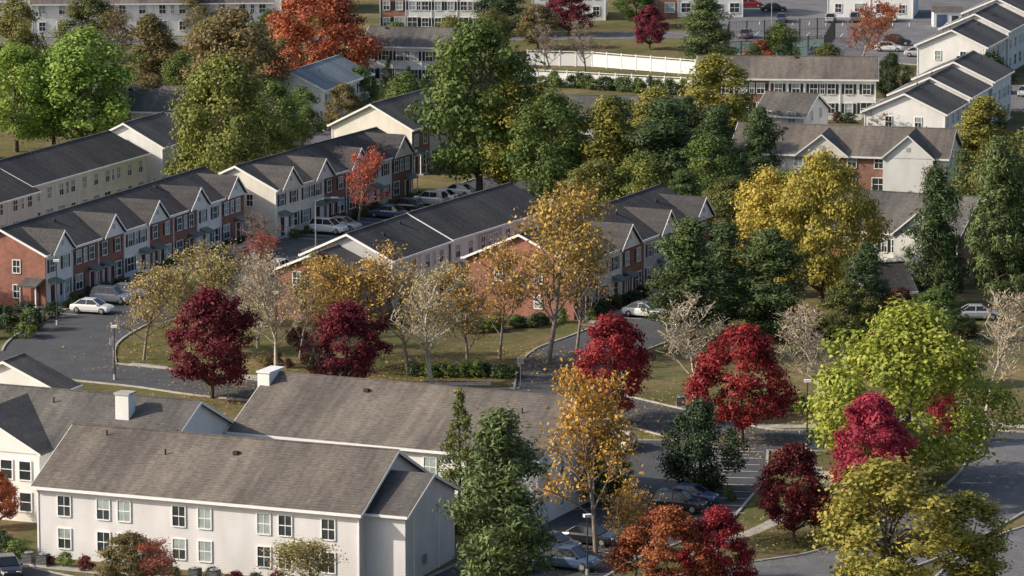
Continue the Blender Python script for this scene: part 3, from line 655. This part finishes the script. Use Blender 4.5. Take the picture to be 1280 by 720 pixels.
shrubs(line(-20,171,-9,169,7),('holly','green'),(1.3,2.4)); shrubs(line(36,80,52,74,10,1.5),('holly','dkbr','redor'),(1.5,3.2))
shrubs([(17,-100),(18,-104),(24,-92)],('green',),(1.2,2)); shrubs(line(-41,-98,-30,-97,6),('redor','green'),(1.5,2.5)); shrubs(line(-56,-50,-46,-53,7),('redor','dkbr','green'),(1.6,2.6))
shrubs(line(-22,-34,-12,-22,10,1.2),('green','olive','dkbr'),(1.4,2.6)); shrubs(line(-4,-26,5,-21,10,.8),('holly','green'),(1.4,2.4)); shrubs(line(28,-28,46,-30,14,1.5),('green','dkbr','olive'),(1.5,3))
shrubs(line(0,96,18,98,12,1),('holly','green','redor'),(1.6,3)); shrubs(line(56,96,66,128,9,.5),('holly','green'),(1.3,2.2))

# fallen leaves on lawns and kerbs (one object)
np.random.seed(77); FL=TM(); pts=[]
for (cx,cy,r,n) in [(-10,-47,9,1500),(-22,-48,7,900),(-33,-38,8,900),(3,-43,6,900),(9,-71,6,700),(20,-79,6,700),(17,-62,7,600),(28,-65,7,500),(33,-96,9,700),(22,-118,5,600),(43,-67,7,400),(28,-108,5,500),(-27,-60,6,600),(-15,-57,6,600),(7,-122,6,500),(12,-137,6,500)]:
    pts.append(np.stack([np.random.normal(cx,r*.55,n),np.random.normal(cy,r*.8,n),np.full(n,.15)],1))
pts=np.concatenate(pts); nrm=np.tile((0,0,1.),(len(pts),1))+np.random.normal(0,.25,(len(pts),3))
FL.leaves(pts,nrm,.2,np.random.uniform(0,1,len(pts)),.7)
o=bpy.data.objects.new("fallen_leaves",FL.mesh("fallen_leaves",M['bark'],LF['gold'])); COL.objects.link(o)

# ---------------------------------------------------------------- cars
def car_mesh(kind,pm):
    b=B(); suv=kind=='suv'
    st=[(-2.25,.66,.38,.66),(-2.12,.82,.24,.86),(-1.5,.89,.2,.95),(-.6,.9,.2,.95),(.5,.9,.2,.95),(1.2,.89,.2,.90),(1.95,.84,.22,.78),(2.25,.66,.36,.62)]
    if suv: st=[(x,w*1.04,zb+.06,zt+.13) for x,w,zb,zt in st]
    rings=[]
    for x,w,zb,zt in st:
        pr=[(w*.9,zb),(w,zb+(zt-zb)*.3),(w*1.0,zt-.16),(w*.9,zt)]
        rings.append([(x,y,z) for y,z in pr]+[(x,-y,z) for y,z in pr[::-1]])
    i0=len(b.v)
    for r in rings: b.v+=r
    n=8
    for i in range(len(rings)-1):
        for j in range(n):
            b.f.append((i0+i*n+j,i0+(i+1)*n+j,i0+(i+1)*n+(j+1)%n,i0+i*n+(j+1)%n)); b.m.append(b.mi(pm))
    b.f.append(tuple(i0+j for j in range(n))); b.m.append(b.mi(pm))
    k=i0+(len(rings)-1)*n; b.f.append(tuple(k+j for j in range(n))[::-1]); b.m.append(b.mi(pm))
    zb=.94 if not suv else 1.06; zt=1.43 if not suv else 1.68
    xb0,xb1=(-1.75,1.15) if not suv else (-2.05,1.15); xt0,xt1=(-1.0,.35) if not suv else (-1.75,.35)
    wb,wt=.79,.62
    base=[(xb0,-wb,zb),(xb1,-wb,zb),(xb1,wb,zb),(xb0,wb,zb)]; top=[(xt0,-wt,zt),(xt1,-wt,zt),(xt1,wt,zt),(xt0,wt,zt)]
    b.hexa(base,top,'cglass')
    b.hexa([(p[0]*1.02,p[1]*1.03,p[2]-.03) for p in top],[(p[0]*.94,p[1]*.9,p[2]+.045) for p in top],pm)
    def pil(p,q):
        b.cyl(np.array(p)*(1,1.01,1),np.array(q)*(1,1.02,1),.045,.04,5,pm,False)
    for p,q in zip(base,top): pil(p,q)
    for s in(-1,1):
        xm=-.35; pil((xm,s*wb,zb),(xm+.02,s*wt,zt))
        if suv: pil((-1.35,s*wb,zb),(-1.3,s*wt,zt))
        for x in(-1.38,1.38):
            r=.33 if not suv else .37
            b.cyl((x,s*.68,r),(x,s*.915,r),r,r,14,'tyre'); b.cyl((x,s*.9,r),(x,s*.93,r),r*.6,r*.58,10,'metal')
        b.box(2.02,2.2,s*.5-.16,s*.5+.16,.58+.1*suv,.7+.1*suv,'lampw'); b.box(-2.235,-2.1,s*.56-.14,s*.56+.14,.66,.82,'lampr')
        b.box(.75,.95,s*.86,s*1.02,zb-.02,zb+.1,pm)
    return b.mesh("car_mesh")
CM={}
def car(x,y,ang,kind,col):
    if (kind,col) not in CM: CM[(kind,col)]=car_mesh(kind,P[col])
    o=bpy.data.objects.new("parked_car",CM[(kind,col)]); COL.objects.link(o)
    o.location=(x,y,.09 if y<200 else .07); o.rotation_euler=(0,0,math.radians(ang)); 
    o.modifiers.new("b",'BEVEL').width=.03
    return o
for a in [(-43.1,-15.3,-18,'sedan','white'),(-41.6,-9.5,-20,'suv','silver'),(-40.3,-6.2,-20,'sedan','white'),(-39.3,-3.2,-20,'sedan','grey'),(-38.0,.2,-20,'suv','silver'),(-36.8,3.3,-20,'sedan','black'),(-34.6,8.6,-20,'sedan','silver'),
 (-31,17,160,'suv','grey'),(-29,22,160,'sedan','white'),
 (-19.5,39,-25,'sedan','silver'),(-21,36.4,-25,'suv','white'),(-8.6,60.5,155,'sedan','white'),(-9.8,57.5,155,'suv','silver'),(-6.6,65,155,'sedan','white'),(-14.5,48,155,'sedan','blue'),(-12.6,52,155,'suv','black'),(-25,8,70,'suv','white'),
 (14.8,-104.5,-20,'sedan','blue'),(13.7,-107.8,-20,'suv','black'),(9.8,-82.8,78,'sedan','white'),(3.2,-122,-25,'sedan','grey'),(1.6,-125,-25,'suv','silver'),(6.2,-119.5,-25,'sedan','black'),(-.2,-128.5,-25,'sedan','silver'),(4.5,-128,-25,'suv','blue'),
 (-38.8,-130,-75,'sedan','black'),(-42,-127,-75,'suv','black'),
 (13.5,-17.5,-25,'sedan','white'),(16.2,-12,-25,'suv','grey'),(18,-8,-25,'sedan','red'),(22,1,-25,'sedan','silver'),
 (43.5,-18.5,0,'sedan','white'),(47.5,-19,0,'sedan','silver'),
 (40,277,0,'sedan','red'),(43.6,270,0,'sedan','black'),(47.3,206,-8,'suv','blue'),(62,207,-8,'sedan','silver'),(79.6,262,10,'suv','black'),(66,212,80,'suv','silver'),(58,214,-8,'sedan','white'),(37,232,80,'sedan','grey'),
 (72,118,160,'suv','grey'),(74,124,160,'sedan','silver'),(75.5,129,160,'sedan','white'),(66,158,70,'suv','white'),(70,163,70,'sedan','black'),(73,160,70,'sedan','silver'),(77,158,70,'suv','blue'),(60,222,-8,'suv','black'),(70,240,80,'sedan','white'),(52,255,85,'sedan','silver'),(56,255,85,'suv','grey'),(62,256,85,'sedan','white'),(44,255,85,'sedan','blue')]: car(*a)

# ---------------------------------------------------------------- street furniture
def lamp(x,y,h=7,ang=0,arm=True):
    b=B(); b.cyl((0,0,0),(0,0,.5),.16,.14,8,'conc'); b.cyl((0,0,.5),(0,0,h),.08,.05,8,'metal' if arm else 'dmetal')
    if arm:
        b.cyl((0,0,h-.1),(1.0,0,h+.25),.04,.04,6,'metal'); b.cyl((1.0,0,h+.25),(2.0,0,h+.3),.04,.035,6,'metal')
        b.hexa([(1.8,-.16,h+.2),(2.6,-.12,h+.22),(2.6,.12,h+.22),(1.8,.16,h+.2)],[(1.85,-.1,h+.36),(2.55,-.08,h+.33),(2.55,.08,h+.33),(1.85,.1,h+.36)],'metal')
    else:
        b.box(-.3,.3,-.2,.2,h,h+.22,'trim'); b.box(-.24,.24,-.15,.15,h-.03,h,'lampw')
    o=b.obj("street_lamp"); o.location=(x,y,0); o.rotation_euler=(0,0,math.radians(ang))
lamp(-21.5,15.6,7,10); lamp(-37.6,-51,5,0,False); lamp(25.8,-83,6,0,False); lamp(5.8,-130,4.6,20,False); lamp(-23,-38,6,0,False); lamp(-46,-22,6.5,0,False); lamp(40,215,8,30); lamp(20,-30,6,40)
def sign(x,y,ang,h=2.4,c='lampr'):
    b=B(); b.cyl((0,0,0),(0,0,h),.035,.035,6,'metal'); b.box(-.3,.3,-.02,.02,h-.55,h+.1,'trim'); b.box(-.26,.26,-.035,-.02,h-.5,h+.05,c)
    o=b.obj("traffic_sign"); o.location=(x,y,0); o.rotation_euler=(0,0,math.radians(ang))
sign(.8,-53.8,10,2.6,'conc'); sign(40.8,-73,-20,2.4,'shut'); sign(-38.5,-43,200)
def hvac(x,y,ang):
    b=B(); b.box(-.45,.45,-.45,.45,0,.12,'conc'); b.box(-.4,.4,-.4,.4,.12,.9,'dmetal')
    for i in range(6): b.box(-.415,.415,-.415,.415,.2+i*.11,.235+i*.11,'metal')
    b.cyl((0,0,.9),(0,0,.96),.34,.34,14,'metal'); b.cyl((0,0,.96),(0,0,.98),.1,.1,8,'dmetal')
    o=b.obj("air_conditioner_unit"); o.location=(x,y,0); o.rotation_euler=(0,0,math.radians(ang))
for a in[(-37.6,-126.2,-21),(-36.4,-126.7,-21),(-24.3,-131.4,-21),(-22.8,-132,-21),(-12.5,-136,-21),(24.5,-68,0),(15.5,-64,0)]: hvac(*a)
def fence(name,pts,h,k,step=2.4,rails=True):
    b=B()
    for (x0,y0),(x1,y1) in zip(pts[:-1],pts[1:]):
        a=np.array((x0,y0));c=np.array((x1,y1));Ls=np.linalg.norm(c-a);d=(c-a)/Ls;nn=np.array((-d[1],d[0]));m=int(Ls/step)
        def bar(p,q,w,z0,z1,kk): b.hexa([(*(p-nn*w),z0),(*(q-nn*w),z0),(*(q+nn*w),z0),(*(p+nn*w),z0)],[(*(p-nn*w),z1),(*(q-nn*w),z1),(*(q+nn*w),z1),(*(p+nn*w),z1)],kk)
        for i in range(m+1):
            p=a+d*Ls*i/m; bar(p-d*.08,p+d*.08,.08,0,h+.12,k)
            if i<m and rails:
                q=a+d*Ls*(i+1)/m; bar(p+d*.08,q-d*.08,.03,.1,h-.35,k); bar(p+d*.08,q-d*.08,.05,h-.1,h,k); bar(p+d*.08,q-d*.08,.05,h-.4,h-.32,k)
            elif i<m:
                q=a+d*Ls*(i+1)/m
                for z in(.1,h*.5,h-.05): bar(p+d*.08,q-d*.08,.02,z,z+.05,k)
                for j in range(1,12): w=p+(q-p)*j/12; bar(w-d*.012,w+d*.012,.01,.15,h-.05,k)
    b.obj(name)
fence("vinyl_fence",[(2.3,196),(12,194),(27,184)],2.3,'trim'); fence("vinyl_fence",[(1,176),(26.5,164.5)],2.0,'trim')
fence("metal_fence",[(-62,-15),(-51,-19),(-47.5,-20)],1.3,'dmetal',2.4,False)
fence("court_fence",[(31.9,198),(47.7,208),(51,232),(34,226),(31.9,198)],3.2,'dmetal',3,False)
sheet("tennis_court",[(33,200),(47,209),(49.5,229),(35,224)],.085,m_plain("court_surface",(.10,.16,.13),.8))
b=B(); b.box(0,4.6,0,3,0,2.5,'trim'); b.hexa([(-.2,-.2,2.5),(4.8,-.2,2.5),(4.8,3.2,2.5),(-.2,3.2,2.5)],[(-.2,1.3,3.3),(4.8,1.3,3.3),(4.8,1.7,3.3),(-.2,1.7,3.3)],'rgrey')
b.box(.5,2.2,-.05,0,.1,2.1,P['blue']); b.box(3,4,-.05,0,.9,1.9,'glass'); b.box(2.9,3,-.08,0,.8,2,'metal')
o=b.obj("storage_shed"); o.location=(68,247,0)
b=B()
for px in(-.9,.9): b.box(px-.06,px+.06,-.06,.06,0,2.4,'trim'); 
b.hexa([(-1.1,-.3,2.4),(1.1,-.3,2.4),(1.1,1.6,2.7),(-1.1,1.6,2.7)],[(-1.1,-.3,2.55),(1.1,-.3,2.55),(1.1,1.6,3.1),(-1.1,1.6,3.1)],'rgrey'); b.box(-1.1,1.1,-.4,1.6,0,.15,'conc'); b.box(-.45,.45,1.5,1.58,.15,2.2,'door')
o=b.obj("entry_porch"); o.location=(-49.9,-13.3,0); o.rotation_euler=(0,0,math.radians(-22))

# ---------------------------------------------------------------- light, sky, camera
w=bpy.data.worlds.new("World"); scn.world=w; w.use_nodes=True
N=w.node_tree.nodes; L=w.node_tree.links; bg=N["Background"]
sk=N.new("ShaderNodeTexSky"); sk.sky_type='NISHITA'; sk.sun_disc=False
EL,AZ=math.radians(29),math.radians(260)
sk.sun_elevation=EL; sk.sun_rotation=AZ; sk.dust_density=3.0; sk.air_density=1.0
L.new(sk.outputs[0],bg.inputs[0]); bg.inputs[1].default_value=.15
sd=bpy.data.lights.new("sun",'SUN'); sd.energy=5.0; sd.angle=math.radians(.7); sd.color=(1,.89,.74)
so=bpy.data.objects.new("sun",sd); COL.objects.link(so)
import mathutils
d=mathutils.Vector((math.sin(AZ)*math.cos(EL),math.cos(AZ)*math.cos(EL),math.sin(EL)))
so.rotation_euler=d.to_track_quat('Z','Y').to_euler()
cd=bpy.data.cameras.new("camera"); cd.lens=154.7; cd.sensor_width=36; cd.clip_start=1; cd.clip_end=6000
co=bpy.data.objects.new("camera",cd); COL.objects.link(co); co.location=(0,-460.1,79.47); co.rotation_euler=(math.radians(90-9.80),0,0)
scn.camera=co
scn.view_settings.view_transform='Standard'; scn.view_settings.look='None'; scn.view_settings.exposure=0
